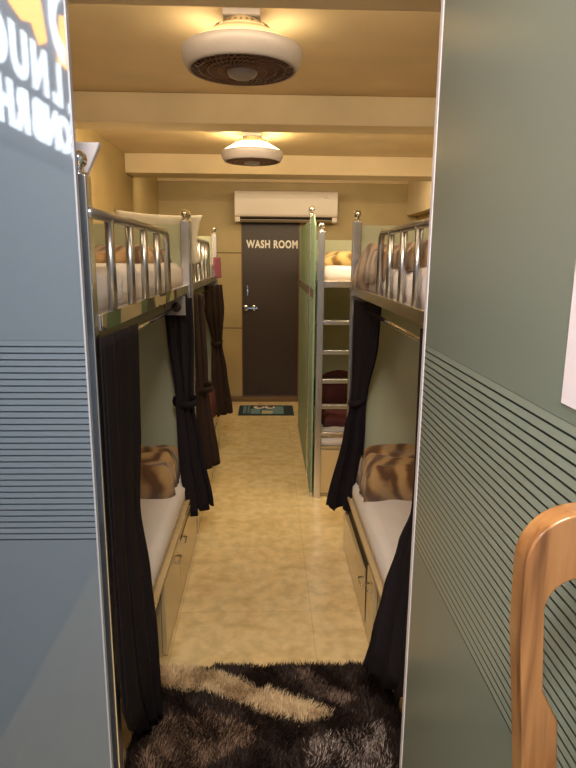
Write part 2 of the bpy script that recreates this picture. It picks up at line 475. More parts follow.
def bunk(name, label, side, xa, xw, y0, y1, ptop=1.785, yb=0, guard=None, gd=.022, pdx=0, rod_end=.045, ladder=False, drawers=True, guard_y=None, lower_h=1.39, rod=True, gap=False):
    """xa aisle face, xw wall side, side=+1 right of the aisle, -1 left"""
    s = side
    r = empty(name, ((xa+xw)/2, (y0+y1)/2, 0), label, 'bunk bed', BG)
    pw = .022
    ins = lambda d: xa + s*d              # d metres in from the aisle face
    def bxs(d0, d1, *k): return bx(min(ins(d0), ins(d1)), max(ins(d0), ins(d1)), *k)
    xw2 = abs(xw-xa)
    for (d, y) in ((pw+pdx, y0+pw), (pw, y1-pw), (xw2-pw, y0+pw), (xw2-pw, y1-pw)):
        zt = ptop
        p = mk('post', bx(ins(d)-pw, ins(d)+pw, y-pw, y+pw, .001, zt), M['steel'], r, bevel=.004)
        b = bmesh.new(); finial(b, ins(d), y, zt); mk('finial', b, M['chrome'], p, smooth=True)['label'] = 'polished ball finial'
    # upper bed: side rails, end rails, slat board
    b = bmesh.new()
    for d in (.006, xw2-.034): 
        q0, q1 = sorted((ins(d), ins(d+.028))); box(b, q0, q1, y0+2*pw, y1-2*pw, 1.418, 1.460)
    for y in (y0+.008, y1-.036):
        q0, q1 = sorted((ins(2*pw), ins(xw2-2*pw))); box(b, q0, q1, y, y+.028, 1.418, 1.460)
    mk('upper_frame', b, M['steel'], r, bevel=.003)
    mk('upper_board', bxs(.036, xw2-.036, y0+.04, y1-.04, 1.432, 1.455), M['board'], r)
    # head and foot glass, upper and lower
    for nm, z0, z1 in (('upper_glass', 1.462, 1.764), ('lower_glass', .36, 1.412)):
        for y in ((y1-.028, y1-.018), (y0+.018, y0+.028)):
            if ladder and y[0] < y0+.1: continue
            mk(nm, bxs(2*pw+.001, xw2-2*pw-.001, y[0], y[1], z0, z1), M['head_glass'], r)
    # lower box bed
    mk('bed_base', bxs(.020, xw2-.005, y0+2*pw+.002+yb, y1-2*pw-.002, .001, .335), M['laminate'], r)
    b = bmesh.new(); q0, q1 = sorted((ins(.002), ins(.022))); box(b, q0, q1, y0+2*pw+(.36 if yb else 0), y1-2*pw, .335, .352); q0, q1 = sorted((ins(.022), ins(xw2-.01))); box(b, q0, q1, y0+.04, y1-.04, .336, .351)
    mk('lower_rail', b, M['laminate'] if not gap else M['board'], r, bevel=.002)
    if drawers:
        ym = (y0+y1)/2 + drawers
        for k, (a, c) in enumerate(((y0+.05+yb, ym-.006), (ym+.006, y1-.05))):
            zt = .322 if not (gap and k == 1) else .225
            d = mk('drawer', bxs(.001, .019, a, c, .008, zt), M['laminate'], r, bevel=.002)
            hb = bmesh.new()
            hy = (c-.09) if k == 0 else (a+.09)
            hx = ins(-.014)
            tube(hb, [(ins(.0), hy-.035, .27*zt/.322), (hx, hy-.03, .27*zt/.322), (hx, hy+.03, .27*zt/.322), (ins(.0), hy+.035, .27*zt/.322)], .0045, 8)
            mk('handle', hb, M['steel'], d, smooth=True)['label'] = 'small steel drawer pull'
            if gap and k == 1:
                mk('recess_shade', bxs(.0195, .0205, a, c, .225, .334), M['gap'], r)  # dark sheet painting the shade above the lowered drawer
            elif not gap and k == 1:
                mk('slot_shade', bxs(-.0005, .0012, a+.02, a+.50, .300, .312), M['gap'], d)  # slot not cut in; dark strip paints its shade on the drawer
        if gap:
            bb = bmesh.new()
            prism(bb, [(ym-.006, .33), (ym+.03, .33), (ym+.006, .05), (ym-.004, .05)], 'x', ins(.0005), ins(-.0005))
            mk('seam_shade', bb, M['gap'], r)  # dark wedge painting the shade between the drawer fronts
    # guard rail of bent tube with upright bars
    if guard:
        ya, ye, bars = guard; yb_open = yb > 0
        xg = ins(gd)
        R = .05
        pts = [(xg, y0+.002, 1.70)] if yb_open else [(xg, ya, 1.46), (xg, ya, 1.70-R)] + [(xg, ya+R-R*math.cos(t), 1.70-R+R*math.sin(t)) for t in (PI/8, PI/4, 3*PI/8, PI/2)]
        pts += [(xg, ye-R+R*math.sin(t), 1.70-R+R*math.cos(t)) for t in (0, PI/8, PI/4, 3*PI/8, PI/2)] + [(xg, ye, 1.46)]
        b = bmesh.new(); tube(b, pts, .0130, 12)
        g = mk('guard_rail', b, M['steel_rail'], r, smooth=True)
        for y in bars:
            mk('bar', tb([(xg, y, 1.46), (xg, y, 1.695)], .0128), M['steel_rail'], g, smooth=True)
    # curtain rod under the upper frame
    if rod:
        b = bmesh.new(); xr = ins(.045)
        tube(b, [(xr, y0+.045, 1.358), (xr, y1-rod_end, 1.358)], .0085, 12)
        cr = mk('curtain_rod', b, M['chrome'], r, smooth=True)
        for y, dd in ((y1-rod_end-.001, -1),) if yb else ((y1-rod_end-.001, -1), (y0+.046, 1)):
            b = bmesh.new(); q0, q1 = sorted((ins(.002), ins(.105))); box(b, q0, q1, min(y, y+.006*-dd), max(y, y+.006*-dd), 1.318, 1.414)
            fl = mk('flange_plate', b, M['grey_plate'], cr)
            b = bmesh.new(); q = [(.010, 0), (.024, .001), (.024, .008), (.012, .014)]
            capped(b, [(rr, (dd*t)) for rr, t in q], xr, y, 1.358, 18, axis='y')
            mk('rod_socket', b, M['black'], cr, smooth=False)
    # ladder rungs on the near end
    if ladder:
        lx0, lx1 = ins(.044), ins(.31)
        ld = mk('ladder', bx(lx1, lx1+.035, y0+.002, y0+.04, .001, 1.417), M['steel'], r, bevel=.004)
        for z in (1.196, 1.003, .812, .640):
            bb = bmesh.new(); box(bb, lx0, lx1, y0+.0, y0+.045, z-.014, z+.014)
            mk('rung', bb, M['steel'], ld, bevel=.003)
        mk('end_panel', bxs(.046, xw2-.046, y0+.02, y0+.03, .03, .335), M['laminate'], r)
        mk('end_rail', bxs(.044, xw2-.044, y0+.004, y0+.036, .44, .462), M['steel'], r, bevel=.003)
    return r

LX, RX = -.407, .425
b1 = bunk('bunk_bed', 'steel bunk bed nearest on the left, behind the glass partition', -1, LX, -1.13, 1.455, 3.225,
          guard=(1.505, 2.55, (1.64, 1.87, 2.08, 2.32)), gd=.010, pdx=.010, rod_end=.225, drawers=.25, yb=.68)
b2 = bunk('bunk_bed', 'steel bunk bed second on the left, by the far wall', -1, LX, -1.13, 3.29, 4.93,
          guard=(3.475, 4.40, (3.6, 3.81, 4.05, 4.23)), drawers=.05)
b3 = bunk('bunk_bed', 'steel bunk bed nearest on the right, behind the open glass door', 1, RX, 1.30, 1.455, 3.125,
          guard=(1.5, 2.43, (1.62, 1.817, 2.023, 2.233)), drawers=.05, gap=True, yb=.68)
b4 = bunk('bunk_bed', 'steel bunk bed far right with ladder rungs on its end', 1, .312, 1.30, 3.835, 5.62, ptop=1.765,
          ladder=True, drawers=0, rod=False)
# sticker on the near left upper frame
st = mk('sticker', bx(LX-.0045, LX-.004, 1.585, 1.665, 1.424, 1.458), M['sticker'], b1)
st['label'] = 'small white sticker with red print'
b = bmesh.new()
for k, (ya, yb, z) in enumerate(((1.592, 1.622, 1.450), (1.628, 1.655, 1.450), (1.592, 1.612, 1.4425), (1.618, 1.657, 1.4425), (1.594, 1.636, 1.435), (1.640, 1.655, 1.435), (1.600, 1.65, 1.4285))):
    box(b, LX-.0040, LX-.0035, ya, yb, z-.0022, z+.0022)
mk('red_print', b, M['red'], st)
# thin strip painting the green, cream and dark reflections on that steel frame
refl_m = mat('painted_reflection', (.12, .16, .06), .8)
nt = refl_m.node_tree; bs = nt.nodes['Principled BSDF']
tc = nt.nodes.new('ShaderNodeTexCoord'); vo = nt.nodes.new('ShaderNodeTexVoronoi'); vo.inputs['Scale'].default_value = 9
L(nt, tc.outputs['Object'], vo.inputs['Vector'])
rp = ramp(nt, [(0, (.10, .15, .06)), (.35, (.10, .15, .06)), (.36, (.45, .37, .2)), (.6, (.45, .37, .2)), (.61, (.06, .045, .03))])
sp = nt.nodes.new('ShaderNodeSeparateColor'); L(nt, vo.outputs['Color'], sp.inputs[0]); L(nt, sp.outputs[0], rp.inputs[0]); L(nt, rp.outputs[0], bs.inputs['Base Color'])
mk('frame_reflection', bx(LX-.0044, LX-.002, 1.50, 2.72, 1.4185, 1.4595), refl_m, b1)['label'] = 'reflections painted along the upper steel frame'

# ------------------------------------------------------------------ mattresses
MG = 'white sheeted mattresses'
def mattress(x0, x1, y0, y1, z0, z1, label, seed=0):
    bm = bmesh.new()
    nx, ny = 26, 60
    rr = .03
    top = []
    def edge(u, n):  # rounded shoulder 0..1
        d = min(u, 1-u)
        return d
    for j in range(ny+1):
        row = []
        for i in range(nx+1):
            x = x0 + (x1-x0)*i/nx; y = y0 + (y1-y0)*j/ny
            dx = min(x-x0, x1-x); dy = min(y-y0, y1-y); d = min(dx, dy)
            z = z1
            if d < rr: z = z1 - rr + math.sqrt(max(0, rr*rr - (rr-d)**2))
            z += .004*noise2(x*9, y*7, seed)
            row.append(bm.verts.new((x, y, z)))
        top.append(row)
    for j in range(ny):
        for i in range(nx):
            bm.faces.new((top[j][i], top[j][i+1], top[j+1][i+1], top[j+1][i]))
    # skirt with small wrinkles
    loop = [top[0][i] for i in range(nx+1)] + [top[j][nx] for j in range(1, ny+1)] + [top[ny][i] for i in range(nx-1, -1, -1)] + [top[j][0] for j in range(ny-1, 0, -1)]
    cx, cy = (x0+x1)/2, (y0+y1)/2
    prev = loop
    for k, f in enumerate((.5, 1.0)):
        ring = []
        for i, v in enumerate(loop):
            zz = (v.co.z)*(1-f) + z0*f
            w = .003*noise2(i*.9, f*5, seed) * (1 if f < 1 else 0)
            ring.append(bm.verts.new((v.co.x + w*(1 if v.co.x > cx else -1), v.co.y, zz)))
        n = len(loop)
        for i in range(n):
            j = (i+1) % n
            bm.faces.new((prev[i], ring[i], ring[j], prev[j]))
        prev = ring
    bm.faces.new(prev)
    bmesh.ops.recalc_face_normals(bm, faces=bm.faces)
    o = mk('mattress', bm, M['sheet'], smooth=True, at=((x0+x1)/2, (y0+y1)/2, z0))
    return tag(o, label, 'mattress', MG)

mattress(-1.08, -.445, 1.51, 3.17, 1.4565, 1.572, 'white upper mattress on the nearest left bunk', 1)
mattress(-1.08, -.432, 1.51, 3.17, .3535, .448, 'white lower mattress between the left dark curtains', 2)
mattress(-1.08, -.445, 3.345, 4.88, 1.4565, 1.572, 'white upper mattress on the second left bunk', 3)
mattress(-1.08, -.432, 3.345, 4.88, .3535, .448, 'white lower mattress behind the brown-black curtains, second left bunk', 4)
mattress(.466, 1.25, 1.51, 3.07, 1.4565, 1.572, 'white upper mattress on the nearest right bunk', 5)
mattress(.450, 1.25, 1.51, 3.07, .3535, .448, 'white lower mattress on the right beside the swept black curtain', 6)
mattress(.345, 1.25, 3.90, 5.57, 1.4565, 1.552, 'white upper mattress above the ladder on the far right bunk', 7)
mattress(.345, 1.25, 3.90, 5.57, .3535, .448, 'white lower mattress behind the ladder rungs', 8)

# ------------------------------------------------------------------ blankets, pillows, cloths
def blanket(label, x0, x1, y0, y1, z0, h, m, seed, folds=3.0, name='blanket', cat='blanket', amp=.3, hang=None, group='folded blankets on the beds', skew=0):
    bm = bmesh.new(); nx, ny = 44, 44
    T = []
    for j in range(ny+1):
        row = []
        for i in range(nx+1):
            u, v = i/nx, j/ny
            e = min(u, 1-u, v, 1-v)
            prof = min(1, e/.10); prof = math.sqrt(max(0, 1-(1-prof)**2))
            n = noise2(u*folds*2.2, v*folds*1.6, seed)
            ridge = .5+.5*math.sin((v*folds + .5*u + .6*noise2(u*3, v*3, seed+2))*2*PI)
            z = z0 + h*prof*(1 - amp + amp*(.55*ridge + .45*(n*.5+.5)))
            ex = .018*noise2(v*9, seed)*(1 if u in (0, 1) else 1-abs(2*u-1)*.2)
            x = x0 + (x1-x0)*u + ex + skew*(v-.5)
            y = y0 + (y1-y0)*v + .02*noise2(u*8, v*2, seed+5)
            if hang:
                hx, drop = hang                      # cloth beyond hx slides down over the edge
                d = (hx - x) if x < hx else 0
                if d > 0:
                    z = z - d*drop
            row.append(bm.verts.new((x, y, z)))
        T.append(row)
    for j in range(ny):
        for i in range(nx):
            bm.faces.new((T[j][i], T[j][i+1], T[j+1][i+1], T[j+1][i]))
    loop = [T[0][i] for i in range(nx+1)] + [T[j][nx] for j in range(1, ny+1)] + [T[ny][i] for i in range(nx-1, -1, -1)] + [T[j][0] for j in range(ny-1, 0, -1)]
    bm.faces.new(loop[::-1])
    bmesh.ops.recalc_face_normals(bm, faces=bm.faces)
    o = mk(name, bm, m, smooth=True, at=((x0+x1)/2, (y0+y1)/2, z0))
    return tag(o, label, cat, group)

blanket('brown tiger-pattern fleece folded on the lower left bed', -1.02, -.47, 2.76, 3.15, .450, .19, M['fleece'], 3, 2.8, amp=.26)
blanket('brown fleece folded on the upper left bed behind the guard rail', -1.0, -.49, 2.62, 3.14, 1.574, .085, M['fleece_tan'], 5, 2.6, amp=.5)
blanket('brown tiger-pattern fleece folded on the lower right bed', .47, 1.2, 2.72, 3.06, .450, .20, M['fleece'], 8, 2.6, amp=.24)
blanket('brown fleece along the upper right bed, spilling over beside its far post', .455, 1.05, 1.75, 3.045, 1.574, .10, M['fleece_tan'], 11, 3.0, amp=.55, skew=-.10, hang=(.475, 1.9))
blanket('yellow-brown fleece folded on the far right upper bed', .36, .85, 4.0, 4.5, 1.554, .10, M['fleece_yellow'], 13, 2.5, amp=.5)
blanket('maroon blanket folded on the lower bed behind the ladder, the far upper one', .37, .95, 4.55, 5.05, .450, .23, M['maroon'], 17, 2.0)
blanket('maroon blanket folded on the lower bed behind the ladder, the near one', .38, .95, 4.02, 4.40, .450, .10, M['maroon'], 19, 1.5)
blanket('maroon cloth bundle on the lower bed between the two brown-black curtains', -.80, -.40, 4.10, 4.45, .450, .26, M['maroon'], 23, 2.0)

def pillow(label, c, size, rot, m=None, seed=0):
    bm = bmesh.new()
    n = 22
    A, B = [], []
    for j in range(n+1):
        ra, rb = [], []
        for i in range(n+1):
            u, v = 2*i/n-1, 2*j/n-1
            pin = 1 - .10*(1-abs(u)**2)*abs(v)**3 - .0
            pin2 = 1 - .10*(1-abs(v)**2)*abs(u)**3
            t = (max(0, 1-u**4)*max(0, 1-v**4))**.55
            t *= 1+.12*noise2(u*3, v*3, seed)
            x, y = u*size[0]/2*pin2, v*size[1]/2*pin
            ra.append(bm.verts.new((x, y, t*size[2]/2)))
            rb.append(bm.verts.new((x, y, -t*size[2]/2)) if 0 < i < n and 0 < j < n else ra[-1])
        A.append(ra); B.append(rb)
    for j in range(n):
        for i in range(n):
            for G, fl in ((A, 0), (B, 1)):
                q = [G[j][i], G[j][i+1], G[j+1][i+1], G[j+1][i]]
                if fl: q = q[::-1]
                try: bm.faces.new(q)
                except ValueError: pass
    bm.transform(Matrix.Translation(c) @ rot)
    o = mk('pillow', bm, m or M['pillow'], smooth=True)
    return tag(o, label, 'pillow', 'white pillows on the left bunks')
RXm = lambda a: Matrix.Rotation(math.radians(a), 4, 'X')
RYm = lambda a: Matrix.Rotation(math.radians(a), 4, 'Y')
RZm = lambda a: Matrix.Rotation(math.radians(a), 4, 'Z')
pillow('white pillow propped above the glass headboard on the second left bunk', (-.605, 3.395, 1.705), (.48, .27, .09), RYm(3) @ RXm(82), seed=2)
pillow('white pillow lying behind the upright one on the second left bunk', (-.61, 3.82, 1.632), (.30, .42, .12), RYm(-6) @ RZm(6), seed=4)

# white tapering cloth behind the near left post
bm = bmesh.new()
prism(bm, [(-.56, 1.872), (-.410, 1.872), (-.415, 1.858), (-.444, 1.80), (-.452, 1.573), (-.56, 1.573)], 'y', 1.56, 1.585)
o = mk('folded_towel', bm, M['paper'], bevel=.005)
tag(o, 'white tapering folded cloth sticking up behind the nearest left post', 'towel')

# pink towel hung on the end of the second left bunk
def cloth_strip(name, keys, amp, nf, m, parent=None, thick=.004, rows=40, cols=70, ph=0.0, wav=.4, at=None, ret_bm=False):
    """hanging cloth: keys = [(z, (xa,ya), (xb,yb), amp factor)] from top to bottom"""
    bm = bmesh.new()
    G = []
    zt, zb = keys[0][0], keys[-1][0]
    for r in range(rows+1):
        z = zt + (zb-zt)*r/rows
        for k in range(len(keys)-1):
            if keys[k][0] >= z >= keys[k+1][0]-1e-9: break
        a, b_ = keys[k], keys[k+1]
        t = (a[0]-z)/(a[0]-b_[0]) if a[0] != b_[0] else 0
        t = t*t*(3-2*t)*.6 + t*.4
        pa = Vector(a[1]).lerp(Vector(b_[1]), t); pb = Vector(a[2]).lerp(Vector(b_[2]), t)
        af = a[3] + (b_[3]-a[3])*t
        d = pb-pa; nrm = Vector((-d.y, d.x)).normalized() if d.length > 1e-6 else Vector((1, 0))
        row = []
        for c in range(cols+1):
            u = c/cols
            ph2 = ph + wav*math.sin(r/rows*3.1+ph)
            w = math.sin(u*nf*2*PI + ph2) + .35*math.sin(u*nf*3.7*PI + 1.7*ph + r/rows*2)
            p = pa + d*(u + .35/nf/4*math.sin(u*nf*4*PI+ph)) + nrm*amp*af*w
            zz = z + (.010*math.sin(u*nf*2*PI+ph+1) if r == rows else 0)
            row.append(bm.verts.new((p.x, p.y, zz)))
        G.append(row)
    for r in range(rows):
        for c in range(cols):
            bm.faces.new((G[r][c], G[r][c+1], G[r+1][c+1], G[r+1][c]))
    return mk(name, bm, m, parent, smooth=True, solid=thick, at=at)

o = cloth_strip('towel', [(1.60, (-.425, 4.80), (-.380, 4.86), 1), (1.54, (-.425, 4.78), (-.376, 4.87), 1), (1.45, (-.41, 4.80), (-.372, 4.87), 1)], .005, 2, M['pink'], rows=14, cols=30)
tag(o, 'pink towel hung over the far end rail of the second left bunk', 'towel')

CG = 'dark curtains tied back along the bunks'
def curtain(label, keys, amp, nf, m, tie=None, ph=0.0, group=CG):
    z0 = keys[-1][0]
    base = ((keys[0][1][0]+keys[0][2][0])/2, (keys[0][1][1]+keys[0][2][1])/2, z0)
    r = empty('curtain', base, label, 'curtain', group)
    cloth_strip('drape', keys, amp, nf, m, r, ph=ph)
    if tie:
        z, (x, y), (ra, rb), ang = tie
        bm = bmesh.new()
        ring = []
        n = 24
        rows_ = []
        for dz in (-.016, 0, .016):
            rows_.append([])
            for i in range(n):
                a = 2*PI*i/n
                px, py = ra*math.cos(a), rb*math.sin(a)
                k = 1.0 if dz == 0 else .93
                rows_[-1].append(bm.verts.new((x + k*(px*math.cos(ang)-py*math.sin(ang)), y + k*(px*math.sin(ang)+py*math.cos(ang)), z+dz+.012*math.cos(a))))
        for k in range(2):
            for i in range(n):
                j = (i+1) % n
                bm.faces.new((rows_[k][i], rows_[k][j], rows_[k+1][j], rows_[k+1][i]))
        mk('tieback', bm, m, r, smooth=True, solid=.005)
    return r

curtain('black curtain hanging at the near end of the left bunk, beside the glass partition',
        [(1.405, (-.408, 1.462), (-.392, 1.79), .35), (1.08, (-.406, 1.462), (-.399, 1.79), .5), (.82, (-.404, 1.462), (-.410, 1.79), .4), (.595, (-.402, 1.462), (-.387, 1.79), .6), (.36, (-.398, 1.462), (-.372, 1.79), .7), (.28, (-.398, 1.50), (-.370, 1.79), .8), (.10, (-.41, 1.66), (-.366, 1.79), 1), (.055, (-.41, 1.735), (-.366, 1.80), 1)],
        .010, 2.6, M['curtain'])
curtain('black curtain tied at its waist at the far end of the nearest left bunk',
        [(1.395, (-.525, 3.045), (-.390, 3.13), .5), (1.20, (-.508, 3.04), (-.388, 3.13), .8), (.90, (-.462, 2.99), (-.395, 3.10), .8), (.84, (-.462, 2.99), (-.398, 3.10), .8), (.62, (-.45, 2.95), (-.36, 3.12), 1.2), (.265, (-.425, 2.95), (-.295, 3.12), 1.5)],
        .012, 2.4, M['curtain'], (.87, (-.43, 3.045), (.046, .074), 1.0), ph=.8)
curtain('brown-black curtain at the near end of the second left bunk',
        [(1.39, (-.452, 3.34), (-.385, 3.62), .8), (.95, (-.44, 3.38), (-.365, 3.58), .9), (.82, (-.43, 3.40), (-.365, 3.56), .8), (.36, (-.42, 3.36), (-.305, 3.54), 1.5)],
        .012, 2.7, M['curtain_warm_lit'], (.85, (-.40, 3.48), (.042, .088), 1.1), ph=2)
curtain('brown-black tied curtain nearest the washroom door on the left',
        [(1.39, (-.465, 4.55), (-.375, 4.84), .8), (1.2, (-.47, 4.58), (-.362, 4.84), 1), (.96, (-.445, 4.76), (-.375, 4.83), .8), (.90, (-.445, 4.76), (-.375, 4.83), .8), (.70, (-.445, 4.72), (-.345, 4.84), 1.2), (.345, (-.44, 4.70), (-.305, 4.84), 1.6)],
        .012, 2.6, M['curtain_warm_lit'], (.93, (-.41, 4.795), (.042, .052), .8), ph=1.2)
curtain('black curtain tied at its waist in front of the ladder on the right',
        [(1.395, (.430, 3.04), (.520, 2.74), .6), (1.2, (.425, 3.04), (.515, 2.78), .9), (.93, (.425, 3.02), (.500, 2.93), .8), (.86, (.420, 3.01), (.498, 2.95), .8), (.72, (.395, 3.02), (.505, 2.97), 1.1), (.275, (.312, 3.05), (.492, 2.99), 1.6)],
        .012, 2.4, M['curtain'], (.885, (.461, 2.985), (.046, .046), 0), ph=.3)
curtain('black curtain swept into the aisle beside the open glass door',
        [(1.395, (.458, 1.80), (.450, 1.53), .5), (.95, (.464, 1.80), (.44, 1.53), .6), (.82, (.463, 1.80), (.425, 1.53), .6), (.70, (.420, 1.80), (.414, 1.53), .8), (.52, (.374, 1.80), (.408, 1.53), 1), (.36, (.345, 1.80), (.405, 1.53), 1), (.22, (.322, 1.81), (.42, 1.66), 1.2)],
        .010, 2.6, M['curtain'], ph=.5)

# ------------------------------------------------------------------ green glass screen beside the far right bunk
gs = empty('glass_screen', (.285, 5.1, 0), 'green frosted glass screen beside the far right bunk, left of the ladder', 'glass screen')
GX = .296
for ya, yb, za, zb in ((3.86, 4.205, 1.80, 1.875), (4.255, 5.60, 1.86, 1.86)):
    b = bmesh.new(); prism(b, [(ya, .031), (yb, .031), (yb, zb), (ya+.12*(ya < 4), zb), (ya, za)] if ya < 4 else [(ya, .031), (yb, .031), (yb, zb), (ya, za)], 'x', GX-.005, GX+.005)
    g = mk('glass_pane', b, M['green_glass'], gs)
    mk('mirror_band', bx(GX-.0065, GX-.0052, ya, yb, 1.345, 1.405), M['steel'], g)['label'] = 'dark mirrored band across the green glass'
p = mk('post', bx(GX-.011, GX+.011, 4.208, 4.252, .032, 1.892), M['steel'], gs, bevel=.003)
b = bmesh.new(); finial(b, GX, 4.23, 1.892); mk('finial', b, M['chrome'], p, smooth=True)
mk('foot_rail', bx(GX-.008, GX+.008, 3.86, 5.60, .001, .03), M['steel'], gs)

# ------------------------------------------------------------------ ceiling fans with lamps
def fan(cx, cy, label, front, back):
    z = ZC
    r = empty('ceiling_fan', (cx, cy, z), label, 'ceiling fan', 'round enclosed ceiling fans')
    b = bmesh.new(); box(b, cx-.066, cx+.066, cy-.066, cy+.066, z-.026, z-.0005)
    mk('mount', b, M['fan'], r, bevel=.008)
    prof = [(.112, -.0635), (.155, -.0885), (.203, -.116)]
    b = bmesh.new(); lathe(b, prof, cx, cy, z, 24, PI, 2*PI); bmesh.ops.recalc_face_normals(b, faces=b.faces)
    mk('lamp_diffuser', b, front, r, smooth=True, solid=.003)
    b = bmesh.new(); lathe(b, prof, cx, cy, z, 24, 0, PI); bmesh.ops.recalc_face_normals(b, faces=b.faces)
    mk('lamp_diffuser', b, back, r, smooth=True, solid=.003)
    b = bmesh.new(); lathe(b, [(.062, -.024), (.072, -.040), (.112, -.0630)], cx, cy, z, 48); bmesh.ops.recalc_face_normals(b, faces=b.faces)
    mk('neck', b, M['neck'], r, smooth=True, solid=.002)
    # vent slots round the neck
    b = bmesh.new()
    for i in range(28):
        a = 2*PI*i/28
        if i % 7 in (3,): continue
        c = Vector((cx+.088*math.cos(a), cy+.088*math.sin(a), z-.0445))
        t = Vector((-math.sin(a), math.cos(a), 0)); rad = Vector((math.cos(a), math.sin(a), -.545)).normalized()
        n = t.cross(rad)
        vs = [b.verts.new(c + t*sx*.0035 + rad*sy*.010 + n*(-.001 if n.z < 0 else .001)*3) for sx, sy in ((-1, -1), (1, -1), (1, 1), (-1, 1))]
        vs2 = [b.verts.new(v.co - n*(-.001 if n.z < 0 else .001)*2) for v in vs]
        b.faces.new(vs); b.faces.new(vs2[::-1])
        for k in range(4): b.faces.new((vs[k], vs2[k], vs2[(k+1) % 4], vs[(k+1) % 4]))
    bmesh.ops.recalc_face_normals(b, faces=b.faces)
    mk('vent_slots', b, M['grille'], r)
    b = bmesh.new()
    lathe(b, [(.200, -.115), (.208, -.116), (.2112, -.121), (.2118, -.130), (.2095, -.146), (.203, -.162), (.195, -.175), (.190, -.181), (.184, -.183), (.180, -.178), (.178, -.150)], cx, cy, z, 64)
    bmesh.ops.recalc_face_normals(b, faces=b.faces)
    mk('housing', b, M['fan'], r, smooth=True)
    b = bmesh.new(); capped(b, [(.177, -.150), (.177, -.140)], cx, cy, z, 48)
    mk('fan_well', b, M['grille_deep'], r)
    # five blades inside
    b = bmesh.new()
    for k in range(5):
        a0 = 2*PI*k/5
        prev = None
        for i in range(8):
            rr = .05 + .115*i/7; a = a0 + .5*i/7; w = .028 + .012*i/7
            p = Vector((cx+rr*math.cos(a), cy+rr*math.sin(a), z-.158)); t = Vector((-math.sin(a), math.cos(a), 0))
            q = (b.verts.new(p - t*w + V(0, 0, .006)), b.verts.new(p + t*w - V(0, 0, .006)))
            if prev: b.faces.new((prev[0], prev[1], q[1], q[0]))
            prev = q
    mk('blades', b, M['grille'], r, smooth=True, solid=.002)
    # grille: spiral louvres and rings
    b = bmesh.new()
    for k in range(44):
        a0 = 2*PI*k/44
        pts = []
        for i in range(9):
            rr = .050 + .132*i/8; a = a0 + .55*i/8
            pts.append((cx+rr*math.cos(a), cy+rr*math.sin(a), z-.178-.006*math.cos(rr/.182*PI/2)))
        tube(b, pts, .0024, 5)
    for rr in (.085, .12, .152, .181):
        tube(b, [(cx+rr*math.cos(2*PI*i/48), cy+rr*math.sin(2*PI*i/48), z-.179-.005*math.cos(rr/.182*PI/2)) for i in range(49)], .0026, 5)
    mk('grille', b, M['grille'], r, smooth=True)
    b = bmesh.new(); capped(b, [(.054, -.172), (.054, -.186), (.048, -.198), (.032, -.206), (.012, -.209)], cx, cy, z, 32)
    mk('hub', b, M['fan'], r, smooth=True)['label'] = 'white hub cap under the grille'
    return r
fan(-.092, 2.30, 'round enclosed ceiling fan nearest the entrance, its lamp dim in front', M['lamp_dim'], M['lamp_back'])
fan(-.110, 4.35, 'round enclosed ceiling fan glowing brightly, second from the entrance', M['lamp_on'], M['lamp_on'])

# ceiling cover plate
b = bmesh.new(); capped(b, [(.085, 0), (.085, -.006), (.075, -.011)], -.36, 4.20, ZC-.0003, 36)
tag(mk('ceiling_cover_plate', b, M['fan']), 'thin round blank plate on the ceiling left of the lit fan', 'cover plate')

# ------------------------------------------------------------------ air conditioner
ax0, ax1 = -.352, .727
ac = empty('air_conditioner', ((ax0+ax1)/2, YB, 1.965), 'white split air conditioner above the washroom door', 'air conditioner')
b = bmesh.new()
prof = [(YB-.001, 1.985), (YB-.001, 2.287), (6.51, 2.287), (6.488, 2.275), (6.480, 2.24), (6.478, 2.05), (6.487, 2.022), (6.51, 2.016), (6.55, 2.004), (6.60, 1.985)]
prism(b, prof, 'x', ax0, ax1)
mk('body', b, M['ac'], ac, bevel=.008)
b = bmesh.new(); prism(b, [(6.487, 2.0215), (6.51, 2.0150), (6.55, 2.003), (6.556, 1.985), (6.50, 2.004), (6.484, 2.013)], 'x', ax0+.06, ax1-.06)
mk('air_outlet', b, M['ac_dark'], ac)
b = bmesh.new(); prism(b, [(6.492, 1.990), (6.497, 1.994), (6.56, 1.972), (6.556, 1.967)], 'x', ax0+.06, ax1-.06)
mk('louver', b, M['ac'], ac, bevel=.0015)
for xa_, xb_ in ((-.348, ax0+.059), (ax1-.059, ax1-.004)):
    mk('end_cheek', bx(xa_, xb_, 6.486, 6.57, 1.968, 2.018), M['ac'], ac, bevel=.004)
b = bmesh.new(); box(b, .592, .612, 6.4745, 6.479, 2.228, 2.250); box(b, .580, .626, 6.4745, 6.479, 2.212, 2.220)
mk('badge', b, M['grey_plate'], ac)['label'] = 'small grey badge'
o = mk('switch_plate', bx(.452, .492, 5.586, 5.5915, 1.725, 1.755), M['switch'], b4, bevel=.002)
o['label'] = 'small white plate on the end glass'

